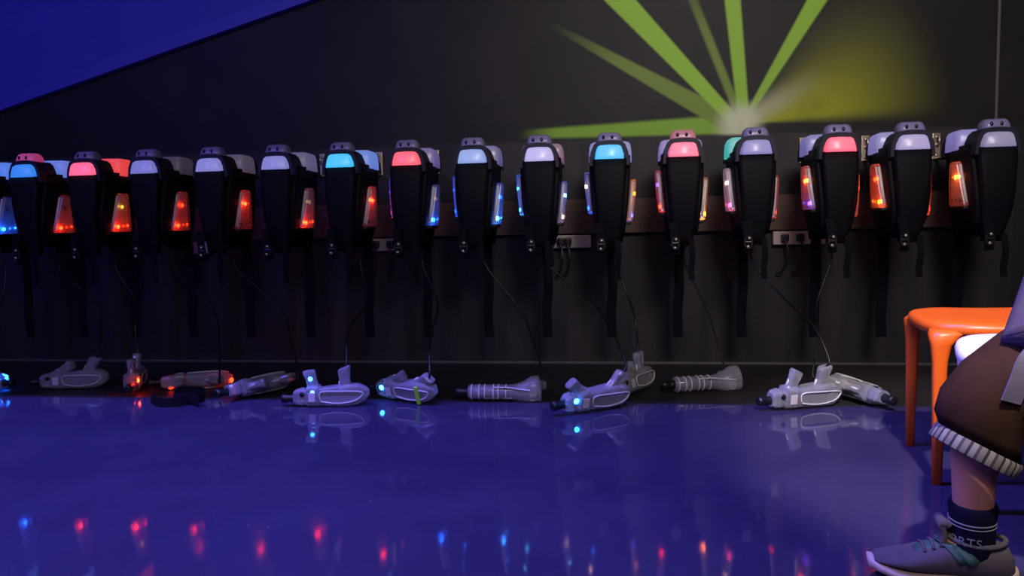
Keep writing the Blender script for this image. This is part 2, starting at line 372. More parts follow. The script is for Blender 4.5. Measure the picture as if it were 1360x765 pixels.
def make_vest():
    zb = .60                                  # base: bottom of the hanging vest
    t = empty('laser_tag_vest', (0, VY, zb))
    Z = lambda z: z-zb
    # near shoulder lamp (towards the room), far shoulder lamp (towards the wall)
    near = obj('shoulder_lamp', dome(-.15, -.055, .122, .060, Z(.966)), M['label'], t, True)
    far = obj('shoulder_lamp', dome(.005, .135, .186, .084, Z(.972), 1.), M['label'], t, True)
    # shoulder arches
    bm = bmesh.new()
    def arch(y0, y1, wo, wi, z0, h, th):
        o_, i_ = [], []
        for k in range(17):
            a = pi*k/16; ca, sa = cos(a), sin(a)
            sgn = lambda v: (1 if v >= 0 else -1)
            ex = .62
            o_.append((wo*sgn(ca)*abs(ca)**ex, z0+h*abs(sa)**ex)); i_.append((wi*sgn(ca)*abs(ca)**ex, z0+(h-th)*abs(sa)**ex))
        rings = []
        for (ox, oz), (ix, iz) in zip(o_, i_):
            rings.append([Vector((ox, y0, oz)), Vector((ox, y1, oz)), Vector((ix, y1, iz)), Vector((ix, y0, iz))])
        loft(bm, rings)
    def arch2(y0, y1, k, z0):
        o_ = [(.083, -.02), (.082, .0), (.078, .035), (.066, .066), (.050, .080), (.02, .084)]
        i_ = [(.070, -.02), (.067, .0), (.063, .030), (.053, .054), (.040, .064), (.02, .066)]
        o_ = o_+[(-x, z) for x, z in o_[::-1]]; i_ = i_+[(-x, z) for x, z in i_[::-1]]
        loft(bm, [[Vector((ox*k, y0, z0+oz)), Vector((ox*k, y1, z0+oz)), Vector((ix*k, y1, z0+iz)), Vector((ix*k, y0, z0+iz))] for (ox, oz), (ix, iz) in zip(o_, i_)])
    arch2(-.130, -.025, 1, Z(.960))
    obj('shoulder_strap', bm, M['arch'], t)
    bm = bmesh.new(); arch2(.137, .160, 1.10, Z(.975)); obj('shoulder_strap', bm, M['arch'], t)
    # sensor blocks on top
    def sensor(y, z):
        rings = []
        for dz, w, d in ((0, .050, .036), (.010, .053, .040), (.026, .050, .038), (.040, .044, .030), (.046, .036, .02)):
            rings.append([Vector((a, y+b, z+dz)) for a, b in rrect(w, d, min(w, d)*.6)])
        bm = bmesh.new(); loft(bm, rings); s = obj('sensor_block', bm, M['sensor'], t, True)
        for sx in (-.024, .012):
            q = bmesh.new(); ball(q, (sx, y-.037, z+.024), .0085, (.8, .6, 1.1), 2); obj('lens', q, M['lens'], s, True)
        return s
    s1 = sensor(-.088, Z(1.032))
    # side panels under each shoulder, tapering down
    def side_panel(y, sgn, z1, z0, w1, w0):
        rings = []
        for k in range(9):
            q = k/8; z = z1+(z0-z1)*q
            w = (w1+(w0-w1)*q**1.3)*(1 if k else .96)
            bulge = .018*sin(pi*min(1, q*1.1)) * sgn
            if q > .85: w *= .93
            yy = y+bulge+.02*q*(-sgn)
            rings.append([Vector((a, yy+b, z)) for a, b in rrect(w/2, .022, .018)])
        b_ = bmesh.new(); loft(b_, rings); return obj('side_panel', b_, M['fabric'], t, True)
    side_panel(-.118, -1, Z(.968), Z(.60), .148, .080)
    side_panel(.125, 1, Z(.99), Z(.615), .165, .11)
    # chest and back panels (facing left and right), hanging in a V
    lamps = []
    for sg in (-1, 1):
        dz = 0 if sg < 0 else -.035
        rings = []
        for k in range(9):
            q = k/8; z = Z(.985)+(Z(.645)-Z(.985))*q
            x = sg*(.072-.026*q+.006*sin(pi*q)); d = .085+.035*sin(pi*min(1, q*.8)) - .02*max(0, q-.8)*5
            rings.append([Vector((x+b, a, z)) for a, b in rrect(d, .014, .012)])
        b_ = bmesh.new(); loft(b_, rings); pn = obj('chest_panel', b_, M['fabric'], t, True)
        # lamp lens: trapezoid wedge standing off the panel
        za, zb_ = Z(.742)+dz, Z(.922)+dz
        rings = []
        for q, d, th in ((0, .062, .010), (.03, .066, .014), (.5, .048, .016), (.93, .031, .014), (1, .026, .010)):
            z = za+(zb_-za)*q; x = sg*(.080+.019*q)
            rings.append([Vector((x+b, a, z)) for a, b in rrect(d, th, th*.55, 3)])
        b_ = bmesh.new(); loft(b_, rings); ln = obj('chest_lamp', b_, M['gun'], t)
        # bright clear edge strip on the room side of the lens
        b_ = bmesh.new()
        tube(b_, [(sg*.081, -.062, za+.015), (sg*.096, -.034, zb_-.012)], .006, 8); g_ = obj('light_guide', b_, M['guide'], ln, True)
        leds = []
        for q, ys in ((.15, (-.034, .004, .036)), (.66, (-.012, .016))):
            for y in ys:
                b_ = bmesh.new(); ball(b_, (sg*(.080+.019*q+.003), y, za+(zb_-za)*(q+y*.5)), .0088-.0035*(y == ys[-1])-.003*(y == ys[1]), (.7, 1.3, 1), 2)
                leds.append(obj('led_bulb', b_, M['label'], ln, True))
        b_ = bmesh.new()
        loft(b_, [[Vector((sg*(.080+.019*q-.0075)+b, a, za+(zb_-za)*q)) for a, b in rrect(d, .0012, .001, 2)] for q, d in ((.04, .057), (.5, .040), (.95, .024))])
        obj('added_reflector', b_, M['added_reflector'], ln)  # inner plate added to catch LED light and make the lens glow
        # socket bracket holding the lens
        b_ = bmesh.new(); box(b_, (sg*.074, 0, za-.006), (.03, .12, .016), .005); obj('lamp_socket', b_, M['rubber'], t)
        lamps.append((ln, leds, pn))
    # waist strap with buckle at the bottom near side, hanging webbing at the back
    b_ = bmesh.new(); ribbon(b_, smooth_path([(-.045, -.148, Z(.70)), (-.04, -.165, Z(.65)), (-.035, -.16, Z(.60)), (-.03, -.145, Z(.565))], 5), .034, .004, (1, 0, 0))
    obj('waist_strap', b_, M['strap'], t)
    b_ = bmesh.new()
    for k, rads in enumerate((.026,)):
        tube(b_, [Vector((-.036+.015*cos(a), -.165, Z(.612)+.025*sin(a))) for a in [2*pi*i/18 for i in range(19)]], .005, 6)
    box(b_, (-.036, -.165, Z(.612)), (.028, .008, .010), .003)
    bk = obj('buckle', b_, M['steel'], t)
    for z in (.594, .628):
        q = bmesh.new(); ball(q, (-.034-.004*(z < .6), -.172, Z(z)), .0068, (1, .6, 1), 2); obj('rivet', q, M['chrome'], bk, True)
    b_ = bmesh.new(); ribbon(b_, smooth_path([(0, .15, Z(.68)), (0, .185, Z(.60)), (.004, .19, Z(.42)), (-.004, .188, Z(.28)), (0, .19, Z(.172))], 5), .044, .004, (1, 0, 0))
    obj('hanging_strap', b_, M['strap'], t)
    b_ = bmesh.new(); ribbon(b_, smooth_path([(.03, -.13, Z(.63)), (.035, -.14, Z(.56)), (.03, -.135, Z(.50)), (.034, -.135, Z(.46))], 5), .024, .003, (1, 0, 0))
    obj('hanging_strap', b_, M['strap'], t)
    return t, near, far, s1, lamps

RED, ORG, BLU, CYA, VIO, PNK, WRM, YEL = (255, 40, 12), (255, 120, 20), (20, 90, 255), (60, 200, 255), (110, 70, 255), (255, 60, 130), (255, 190, 150), (255, 190, 60)
# near lamp, its glow; far lamp, its glow; sensor tint; left lens(tint,k) leds(low,high); right lens, leds; words
OFF = ((60, 55, 75), 0)
L_ = lambda tint, k, lo=OFF, hi=OFF: (tint, k, lo, hi)
VESTS = [
 ((90, 130, 230), .8, (70, 120, 225), .9, None, L_((60, 60, 200), .1), L_((60, 60, 180), .10, (BLU, 40), OFF), 'blue lamp, cut off by the photo left edge'),
 ((30, 130, 240), .9, (100, 130, 235), .7, (230, 60, 150), L_((80, 50, 90), .05), L_((150, 25, 20), .22, (RED, 22), OFF), 'blue lamps and pink lit sensor, second from left'),
 ((255, 95, 130), 1.1, (235, 65, 60), .9, None, L_((120, 40, 60), .05), L_((200, 45, 20), .26, (RED, 36), (YEL, 2)), 'pink near lamp and red far lamp, third from left'),
 ((135, 135, 230), .6, (80, 70, 90), .25, None, L_((120, 40, 60), .05), L_((120, 35, 30), .16, (RED, 20), (RED, 10)), 'dull grey far lamp and red right light, fourth from left'),
 ((150, 150, 238), .6, (110, 100, 130), .3, None, L_((120, 30, 60), .05), L_((170, 35, 20), .22, OFF, (RED, 34)), 'pale lamps and red light at mid height, fifth from left'),
 ((150, 150, 235), .6, (130, 120, 170), .35, None, L_((220, 40, 110), .5, (PNK, 5), OFF), L_((120, 60, 60), .16, (RED, 36), (WRM, .4)), 'pale lamps and slim magenta left light, sixth from left'),
 ((50, 190, 250), 1.0, (105, 140, 232), .7, None, L_((70, 90, 220), .5, (PNK, 8), (BLU, 5)), L_((150, 40, 35), .20, OFF, (RED, 34)), 'cyan near lamp and red right light, seventh from left'),
 ((255, 85, 95), 1.1, (130, 110, 190), .4, None, L_((90, 50, 190), .4, (PNK, 4), (VIO, 3)), L_((90, 90, 190), .2, (BLU, 44), (WRM, .3)), 'red near lamp and pale far lamp, eighth from left'),
 ((150, 180, 245), .7, (130, 120, 190), .35, None, L_((50, 80, 235), .6, (BLU, 9), (BLU, 6)), L_((80, 90, 230), .34, ((40, 130, 255), 46), (BLU, 6)), 'pale blue near lamp and two blue side lights, ninth from left'),
 ((195, 185, 245), .75, (165, 100, 140), .35, None, L_((45, 90, 235), .6, (CYA, 8), (CYA, 8)), L_((80, 70, 200), .35, (WRM, 5), ((90, 150, 255), 12)), 'white near lamp and pinkish far lamp, tenth from left'),
 ((40, 185, 248), 1.0, (140, 150, 220), .5, None, L_((60, 70, 210), .5, (BLU, 9), (WRM, 14)), L_((220, 110, 30), .5, ((80, 80, 255), 6), (ORG, 8)), 'cyan lamp between one blue and one amber side light'),
 ((250, 110, 140), 1.0, (150, 125, 205), .5, (230, 80, 110), L_((210, 60, 90), .4, (RED, 16), (VIO, 4)), L_((210, 110, 25), .35, (ORG, 34), OFF), 'pink lamp and sensor and amber right light, fifth from right'),
 ((150, 140, 218), .55, (55, 190, 178), .75, None, L_((190, 160, 200), .40, (PNK, 12), (WRM, 5)), L_((180, 30, 50), .4, (RED, 7), OFF), 'lilac near lamp and teal far lamp, fourth from right'),
 ((255, 85, 108), 1.1, (130, 120, 205), .5, None, L_((190, 70, 60), .35, (VIO, 8), ((255, 70, 20), 38)), L_((220, 50, 15), .6, OFF, (RED, 22)), 'coral red near lamp, third from right'),
 ((180, 165, 222), .6, (150, 145, 222), .5, None, L_((215, 55, 20), .45, ((255, 90, 20), 28), ((255, 60, 15), 10)), L_((225, 60, 15), .55, (RED, 8), ((255, 100, 20), 30)), 'white lamps between orange side lights, second from right'),
 ((150, 140, 185), .5, (140, 130, 215), .5, None, L_((200, 60, 25), .35, OFF, ((255, 100, 20), 46)), L_((120, 20, 15), .1, OFF, (RED, 30)), 'white lamps and bright orange left light, rightmost'),
]
proto, pn, pf, ps1, plamps = make_vest()
bpy.context.view_layer.update()
index_kids(proto)
brk = make_bracket(); bpy.context.view_layer.update(); index_kids(brk)
COLNAME = lambda c: 'glowing'
def set_mat(o, m):
    o.material_slots[0].link = 'OBJECT'; o.material_slots[0].material = m
for i, x in enumerate(VX):
    v = VESTS[i]
    if i == 0:
        root = proto; near, far, s1 = pn, pf, ps1; lamps = [(l, ld) for l, ld, _ in plamps]
        b = brk
    else:
        CMAP.clear(); root = copy_tree(proto)
        g = lambda o: CMAP[o.name][0]
        near, far, s1 = g(pn), g(pf), g(ps1)
        lamps = [(g(l), [g(k) for k in ld]) for l, ld, _ in plamps]
        b = copy_tree(brk)
    root.location.x = x; b.location.x = x
    root.rotation_euler = (0, 0, R(random.uniform(-1.5, 1.5)))
    tag(root, 'black laser vest with '+v[7], 'vest', 'laser vests hanging in a row along the wall')
    short = ['second', 'third', 'fourth', 'fifth', 'sixth', 'seventh', 'eighth']
    if i < 8: w = 'leftmost' if i == 0 else '%s from the left' % short[i-1]
    else: w = ['eighth from the right', 'seventh from the right', 'sixth from the right', 'fifth from the right', 'fourth from the right', 'third from the right', 'second from the right', 'rightmost'][i-8]
    tag(b, 'small chrome wall bracket holding up a vest, '+w+' of the row', 'bracket', 'chrome brackets behind the vests')
    set_mat(near, lamp_mat(v[0], v[1])); set_mat(far, lamp_mat(v[2], v[3]))
    near['label'] = 'near shoulder lamp, facing the room'; far['label'] = 'far shoulder lamp, by the wall'
    if v[4]: set_mat(s1, lamp_mat(v[4], .35, 'sensor_glow'))
    for (ln, leds), (tint, k, lo, hi) in zip(lamps, v[5:7]):
        set_mat(ln, lens_mat(tint, k))
        for o, (c, e) in zip(leds, (lo, (lo[0], lo[1]*.15), (lo[0], lo[1]*.4), hi, (hi[0], hi[1]*.3))):
            set_mat(o, led_mat(c, e) if e else M['core'])

# ------------------------------------------------------------------ guns on the floor
def make_gun():
    """Two-handed clear laser gun lying upside down: muzzle to -x, grips up; base at the floor."""
    t = empty('laser_gun', (0, 0, 0))
    st = [(-.128, .020, .024, .040), (-.118, .026, .030, .042), (-.095, .028, .034, .043), (-.080, .026, .030, .042), (-.072, .034, .040, .046),
          (-.030, .034, .042, .047), (-.022, .030, .036, .043), (.03, .031, .040, .045), (.09, .032, .044, .048), (.128, .030, .040, .050), (.155, .022, .026, .052), (.168, .012, .013, .054)]
    bm = bmesh.new()
    loft(bm, [[Vector((x, a, zc+b)) for a, b in rrect(hy, hz, min(hy, hz)*.55, 3)] for x, hy, hz, zc in st])
    obj('body', bm, M['gun'], t)
    bm = bmesh.new()
    loft(bm, [[Vector((x, a, .036+b)) for a, b in [(rr*cos(2*pi*k/16), rr*sin(2*pi*k/16)) for k in range(16)]]
              for x, rr in ((-.178, .013), (-.176, .017), (-.160, .018), (-.155, .015), (-.135, .015), (-.12, .019))])
    obj('muzzle', bm, M['rubber'], t, True)
    bm = bmesh.new(); box(bm, (.02, 0, .045), (.16, .028, .034), .006); box(bm, (-.06, 0, .045), (.05, .034, .03), .006); obj('circuit_core', bm, M['core'], t)
    grips = []
    for x, lean, h, w in ((-.048, -.012, .078, .022), (.075, .030, .082, .024)):
        rings = []
        for q, s in ((0, 1.25), (.15, 1.0), (.5, .92), (.85, 1.08), (.96, 1.05), (1, .8)):
            rings.append([Vector((x+lean*q+a, b, .07+h*q)) for a, b in rrect(w*s, .017*s, .012*s, 3)])
        b_ = bmesh.new(); loft(b_, rings); gr = obj('grip', b_, M['gun'], t); grips.append(gr)
        b_ = bmesh.new(); box(b_, (x+lean*.55, 0, .07+h*.5), (.018, .012, h*.6), .004); obj('grip_core', b_, M['core'], gr)
        b_ = bmesh.new(); tube(b_, [(x-w*.9, 0, .075), (x-w*.9+lean*.4, 0, .07+h*.45)], .004, 6); obj('trigger', b_, M['guide'], gr, True)
    # raised clear side rails and label
    for sy in (-1, 1):
        b_ = bmesh.new(); tube(b_, smooth_path([(-.015, sy*.033, .028), (-.015, sy*.034, .065), (.06, sy*.036, .068), (.13, sy*.034, .066), (.15, sy*.028, .056), (.12, sy*.034, .03), (.05, sy*.035, .02), (-.015, sy*.033, .028)], 4), .0024, 6)
        obj('side_rail', b_, M['guide'], t, True)
        obj('label_plate', B((-.05, sy*.0345, .045), (.026, .003, .036), .001), M['label'], t)
    b_ = bmesh.new(); ball(b_, (-.09, -.026, .055), .0105, (1, .7, 1), 2); led = obj('led_bulb', b_, M['lens'], t, True)
    return t, led, grips
def make_barrel_gun():
    """The same kind of gun seen on its flat side: straight round barrel, flared tail, grip lying behind."""
    t = empty('laser_gun', (0, 0, 0)); zc = .038
    bm = bmesh.new()
    st = [(-.130, .024, .024), (-.126, .029, .029), (-.05, .0295, .0295), (.035, .029, .029), (.062, .031, .033), (.090, .038, .042), (.122, .045, .050), (.150, .045, .051), (.160, .038, .042), (.163, .024, .026)]
    loft(bm, [[Vector((x, hy*cos(2*pi*k/20), max(zc, min(hz, .051)-.006)+hz*sin(2*pi*k/20)+.0075*max(0, (hz-.04)/.011))) for k in range(20)] for x, hy, hz in st])
    obj('body', bm, M['gun'], t, True)
    bm = bmesh.new()
    loft(bm, [[Vector((x, rr*cos(2*pi*k/16), zc+rr*sin(2*pi*k/16))) for k in range(16)] for x, rr in ((-.182, .012), (-.180, .017), (-.160, .018), (-.155, .015), (-.14, .015), (-.127, .022))])
    obj('muzzle', bm, M['rubber'], t, True)
    for x in (-.115, -.085, -.062, -.028, -.008, .022):
        bm = bmesh.new(); tube(bm, [Vector((x, .0300*cos(a), zc+.0300*sin(a))) for a in [2*pi*k/24 for k in range(25)]], .0028, 6)
        obj('barrel_band', bm, M['guide'], t, True)
    obj('circuit_core', B((-.03, 0, zc), (.16, .024, .022), .006), M['core'], t)
    bm = bmesh.new(); tube(bm, smooth_path([(-.03, -.024, zc+.022), (.03, -.026, zc+.022), (.07, -.034, zc+.018), (.12, -.052, zc+.016)], 5), .003, 6); obj('side_rail', bm, M['guide'], t, True)
    bm = bmesh.new(); loft(bm, [[Vector((.105+.05*q+a, .045+.085*q, zc+b)) for a, b in rrect(.024*w, .018*w, .012*w, 3)] for q, w in ((0, 1.2), (.2, 1), (.7, .95), (.95, 1.05), (1, .8))])
    gr = obj('grip', bm, M['gun'], t)
    obj('grip_core', B((.128, .085, zc), (.018, .05, .014), .004), M['core'], gr)
    bm = bmesh.new(); ball(bm, (.02, -.024, zc+.018), .007, (1, .7, 1), 2); led = obj('led_bulb', bm, M['lens'], t, True)
    return t, led, [gr]
gproto, gled, ggrips = make_gun()
bproto, bled, bgrips = make_barrel_gun(); bpy.context.view_layer.update(); index_kids(bproto); b_first = [True]
LEAN = {1: (62, 12), 2: (0, 10), 3: (10, 10), 4: (40, 20), 5: (-6, -22), 6: (72, 42), 8: (-42, 20), 9: (70, -8), 11: (26, -8), 12: (60, 0)}
bpy.context.view_layer.update(); index_kids(gproto)
GUNS = [  # x, y, yaw, roll(deg), led colour/strength, words, cord end vest index
 (-2.835, 2.985, 172, 0, (BLU, 60), 'clear laser gun with bright blue light cut by the left edge', 0),
 (-2.425, 3.02, 9, 0, None, 'clear laser gun with rear grip raised, second lying gun from the left', 1),
 (-2.12, 3.03, 116, 0, (RED, 50), 'clear laser gun pointing at the room with a bright red light low on it', 2),
 (-1.855, 3.07, 22, 82, (RED, 6), 'violet tinted clear gun on its side with a reddened tail', 3),
 (-1.525, 2.93, 62, 74, None, 'grey clear gun with dark muzzle toward the room beside a black strap', 4),
 (-1.11, 2.755, 7, 0, None, 'brightly blue lit clear gun with two raised grips and black muzzle', 6),
 (-.82, 2.86, -24, 16, ((30, 130, 255), 45), 'clear gun with bright blue nose light and a lime green tag', 7),
 (-.43, 2.865, 2.8, 90, None, 'clear gun lying flat with straight barrel and flared tail', 8),
 (-.07, 2.74, 36, 12, ((30, 130, 255), 40), 'violet clear gun with blue light and muzzle toward the front left', 9),
 (.10, 3.03, 60, -12, None, 'brownish clear gun with raised grip behind the violet one', 10),
 (.38, 3.07, 19.6, 88, None, 'slim clear gun on its side with banded barrel against the dark floor strip', 11),
 (.70, 2.82, 21, 8, None, 'large clear gun with two upright grips and black muzzle, second gun from the right', 12),
 (.985, 2.93, -72, -70, None, 'small looking clear gun with muzzle toward the room, rightmost gun on the floor', 13),
]
for i, (x, y, yaw, roll, led, words, vi) in enumerate(GUNS):
    if i == 0: g, l, grs = gproto, gled, ggrips
    elif i == 7: g, l, grs = bproto, bled, bgrips
    elif i == 10: CMAP.clear(); g = copy_tree(bproto); l = CMAP[bled.name][0]; grs = [CMAP[q.name][0] for q in bgrips]
    else:
        CMAP.clear(); g = copy_tree(gproto); l = CMAP[gled.name][0]; grs = [CMAP[q.name][0] for q in ggrips]
    if i == 12: yaw = 108
    tip = Vector((.105, 0, .148))
    if i in (7, 10): roll = 0; tip = Vector((.155, .128, .04))
    for gr, deg, px_ in zip(grs, LEAN.get(i, (0, 0)), (-.048, .075)):
        if i in (7, 10): continue
        pv = Vector((px_, 0, .072)); rm = Matrix.Rotation(R(deg), 3, 'Y')
        gr.rotation_euler = rm.to_euler(); gr.location = pv-rm @ pv
        if px_ > 0: tip = pv+rm @ (tip-pv)
    ro = R(roll)
    g.rotation_euler = (ro, 0, R(yaw))
    # height: lowest body point to the floor
    low = min((Matrix.Rotation(ro, 3, 'X') @ Vector((0, a, b))).z for a, b in [(.034, .004), (-.034, .004), (.034, .092), (-.034, .092), (0, .15), (.038, .045), (-.038, .045)] if not (b == .15 and abs(roll) < 45))
    if i in (7, 10): low = .0005
    g.location = (x, y, -low+.001)
    tag(g, words, 'laser gun', 'clear laser guns lying on the floor by the wall')
    set_mat(l, led_mat(*led) if led else M['lens'])
    # cord from the rear grip up to its vest
    mw = Matrix.Translation(g.location) @ g.rotation_euler.to_matrix().to_4x4()
    w0 = mw @ tip
    vt = Vector((VX[vi]+.02, 3.30, .60))
    d = vt-w0
    ww = [w0, w0+(mw.to_3x3() @ Vector((.01, 0, .03))), w0+Vector((d.x*.12, .10 if w0.y < 3.1 else .03, .14 if w0.z > .04 else .10)), w0+Vector((d.x*.4, d.y*.8, d.z*.5)), vt+Vector((0, 0, -.08)), vt]
    inv = mw.inverted()
    bm = bmesh.new(); tube(bm, smooth_path([inv @ p for p in ww], 8), .0045, 6)
    obj('cord', bm, M['rubber'], g, True)
    if i == 5:
        bm = bmesh.new(); ball(bm, (-.054, -.012, .115), .009, sub=2); obj('led_bulb', bm, led_mat((40, 120, 255), 22), grs[0], True)
        bm = bmesh.new(); ball(bm, (-.05, -.014, .06), .009, sub=2); obj('led_bulb', bm, led_mat((60, 120, 255), 16), g, True)  # second bulb added to brighten the blue lit gun
    if i == 6:
        bm = bmesh.new(); box(bm, (.10, -.036, .045), (.018, .008, .075), .002); obj('green_tag', bm, M['green'], g, label='lime green tag')
    if i == 3:
        bm = bmesh.new(); ball(bm, (.158, -.01, .045), .012, sub=2); obj('tail_light', bm, led_mat(RED, 16), g, True)

# loose black strap on the floor
bm = bmesh.new()
ribbon(bm, smooth_path([(-1.86, 2.76, .012), (-1.78, 2.70, .006), (-1.70, 2.72, .010), (-1.66, 2.80, .006), (-1.70, 2.86, .018), (-1.78, 2.83, .024), (-1.76, 2.76, .016), (-1.68, 2.74, .022), (-1.62, 2.70, .010)], 8), .035, .004, (.1, .2, 1))
bmesh.ops.translate(bm, vec=(0, 0, .006), verts=bm.verts)
zmin = min(v.co.z for v in bm.verts); bmesh.ops.translate(bm, vec=(0, 0, -zmin), verts=bm.verts)
tag(obj('webbing_strap', bm, M['strap']), 'loose black webbing strap curled on the floor between two clear guns', 'strap')

# ------------------------------------------------------------------ chairs
def make_chair(name, mkey, loc, rz, hy, label, group):
    """Faces local -x. Base at the floor under the seat centre."""
    t = empty(name, loc, (0, 0, rz)); m = M[mkey]
    hx, zt = .215, .434
    # seat: superellipse dished shell with a deep rolled rim
    def seat_z(a, b): return zt-.008*(1-min(1, (a*a+b*b)))-.012*max(0, (-a-.45)/.55)**2-.012*max(0, (abs(b)-.5)/.5)**2+.004*a
    bm = bmesh.new(); n = 48; rings = []
    def outline(s, z, ex=.56):
        out = []
        for k in range(n):
            a = 2*pi*k/n; c, s_ = cos(a), sin(a)
            out.append((math.copysign(abs(c)**ex, c)*hx*s, math.copysign(abs(s_)**ex, s_)*hy*s))
        return [Vector((px, py, seat_z(px/hx, py/hy)+(z or 0))) for px, py in out]
    prof_top = [(.03, None), (.3, None), (.6, None), (.85, None), (.95, None), (.985, -.003), (1.0, -.012), (.995, -.023), (.965, -.031), (.9, -.032), (.5, -.030), (.03, -.030)]
    loft(bm, [outline(s, z) for s, z in prof_top])
    obj('seat', bm, m, t, True)
    for sx in (-1, 1):
        for sy in (-1, 1):
            x, y = sx*(hx-.034), sy*(hy-.034)
            pts = [(x*.82, y*.82, zt-.030), (x*.94, y*.94, zt-.042), (x, y, zt-.068), (x+sx*.002, y+sy*.002, zt-.11), (x+sx*.002, y+sy*.002, .22), (x+sx*.002, y+sy*.002, 0)]
            bm = bmesh.new(); rings = []
            for (px, py, pz), w in zip(pts, (.050, .038, .024, .0175, .0150, .0115)):
                rings.append([Vector((px+a, py+b, pz)) for a, b in rrect(w, w*.9, w*.6, 3)])
            loft(bm, rings); obj('leg', bm, m, t, True)
    # low curved backrest on two uprights
    bk = bmesh.new(); rings = []
    for k in range(17):
        a = R(-44+88*k/16); cx, cy = -.02+.245*cos(a), .245*sin(a)
        rings.append([Vector((cx+cos(a)*p, cy+sin(a)*p, .70+q)) for p, q in rrect(.010, .055, .009, 2)])
    loft(bk, rings); b_ = obj('backrest', bk, m, t, True)
    for sy in (-1, 1):
        bm = bmesh.new(); tube(bm, smooth_path([(.165, sy*.150, .415), (.185, sy*.155, .50), (.172, sy*.150, .66), (.165, sy*.148, .72)], 4), .014, 10); obj('back_post', bm, m, t, True)
    tag(t, label, 'chair', group)
    return t
make_chair('plastic_chair', 'orange', (1.053, 2.136, 0), R(-11), .21, 'bright orange plastic chair standing behind the white one', None)
make_chair('plastic_chair', 'white', (.929, 1.583, 0), R(-21.5), .198, 'glossy white plastic chair under the seated person', None)

# ------------------------------------------------------------------ person
def skin_mesh(name, nodes, edges, rootk, m, parent, sub=2):
    idx = {k: i for i, k in enumerate(nodes)}
    me = bpy.data.meshes.new(name+'_tmp')
    me.from_pydata([nodes[k][0] for k in nodes], [(idx[a], idx[b]) for a, b in edges], [])
    o = bpy.data.objects.new(name+'_tmp', me); COL.objects.link(o)
    sk = o.modifiers.new('skin', 'SKIN'); sk.use_smooth_shade = True; sk.branch_smoothing = .4
    for k in nodes:
        rr = nodes[k][1]
        d = me.skin_vertices[0].data[idx[k]]
        d.radius = rr if isinstance(rr, tuple) else (rr, rr); d.use_root = (k == rootk)
    ss = o.modifiers.new('sub', 'SUBSURF'); ss.levels = sub; ss.render_levels = sub
    dg = bpy.context.evaluated_depsgraph_get()
    me2 = bpy.data.meshes.new_from_object(o.evaluated_get(dg)); me2.name = name
    bpy.data.objects.remove(o); bpy.data.meshes.remove(me)
    for p in me2.polygons: p.use_smooth = True
    me2.materials.clear(); me2.materials.append(m)
    o2 = bpy.data.objects.new(name, me2); COL.objects.link(o2); o2.parent = parent
    return o2
BASE = Vector((.95, 1.42, 0))
P = empty('person', BASE)
def L(p): return Vector(p)-BASE
kR, aR = Vector((.665, 1.425, .365)), Vector((.672, 1.445, .095))
hR, hL = Vector((.985, 1.475, .53)), Vector((1.07, 1.35, .53))
kL, aL = Vector((1.015, .985, .38)), Vector((1.02, .965, .095))
pel, ch = Vector((1.03, 1.415, .56)), Vector((.955, 1.335, .82))
nk, hd = Vector((.905, 1.285, .945)), Vector((.872, 1.238, 1.055))
sR, sL = Vector((.905, 1.455, .865)), Vector((1.04, 1.255, .865))
eR, wR = Vector((.742, 1.392, .478)), Vector((.83, 1.21, .55))
eL, wL = Vector((.995, 1.09, .53)), Vector((.865, 1.165, .56))
mid = lambda a, b, t=.5: a+(b-a)*t
fwd = Vector((-.7, -.7, 0)).normalized()
N = {}
def nd(k, p, r_): N[k] = (tuple(L(p)), r_)
nd('pel', pel, .10); nd('belly', mid(pel, ch, .5), .10); nd('ch', ch, .108); nd('nk0', mid(ch, nk, .7), .055); nd('nk', nk, .046)
nd('jaw', hd+fwd*.016+Vector((0, 0, -.052)), (.066, .072)); nd('hd', hd+fwd*.004, (.078, .094)); nd('top', hd-fwd*.004+Vector((0, 0, .055)), (.070, .086)); nd('crown', hd-fwd*.006+Vector((0, 0, .088)), (.045, .055))
E_ = [('pel', 'belly'), ('belly', 'ch'), ('ch', 'nk0'), ('nk0', 'nk'), ('nk', 'jaw'), ('jaw', 'hd'), ('hd', 'top'), ('top', 'crown')]
for s, h_, k_, a_, ft in (('R', hR, kR, aR, Vector((-.98, .17, 0))), ('L', hL, kL, aL, Vector((-.35, -.93, 0)))):
    nd('h'+s, h_, .078); nd('t'+s, mid(h_, k_, .55), .062); nd('k'+s, k_, .049); nd('c'+s, mid(k_, a_, .35), .0445); nd('c2'+s, mid(k_, a_, .68), .038); nd('a'+s, a_, .034)
    nd('f'+s, a_+ft*.055+Vector((0, 0, -.055)), (.022, .018)); nd('toe'+s, a_+ft*.115+Vector((0, 0, -.066)), (.022, .012))
    E_ += [('pel', 'h'+s), ('h'+s, 't'+s), ('t'+s, 'k'+s), ('k'+s, 'c'+s), ('c'+s, 'c2'+s), ('c2'+s, 'a'+s), ('a'+s, 'f'+s), ('f'+s, 'toe'+s)]
hands = {}
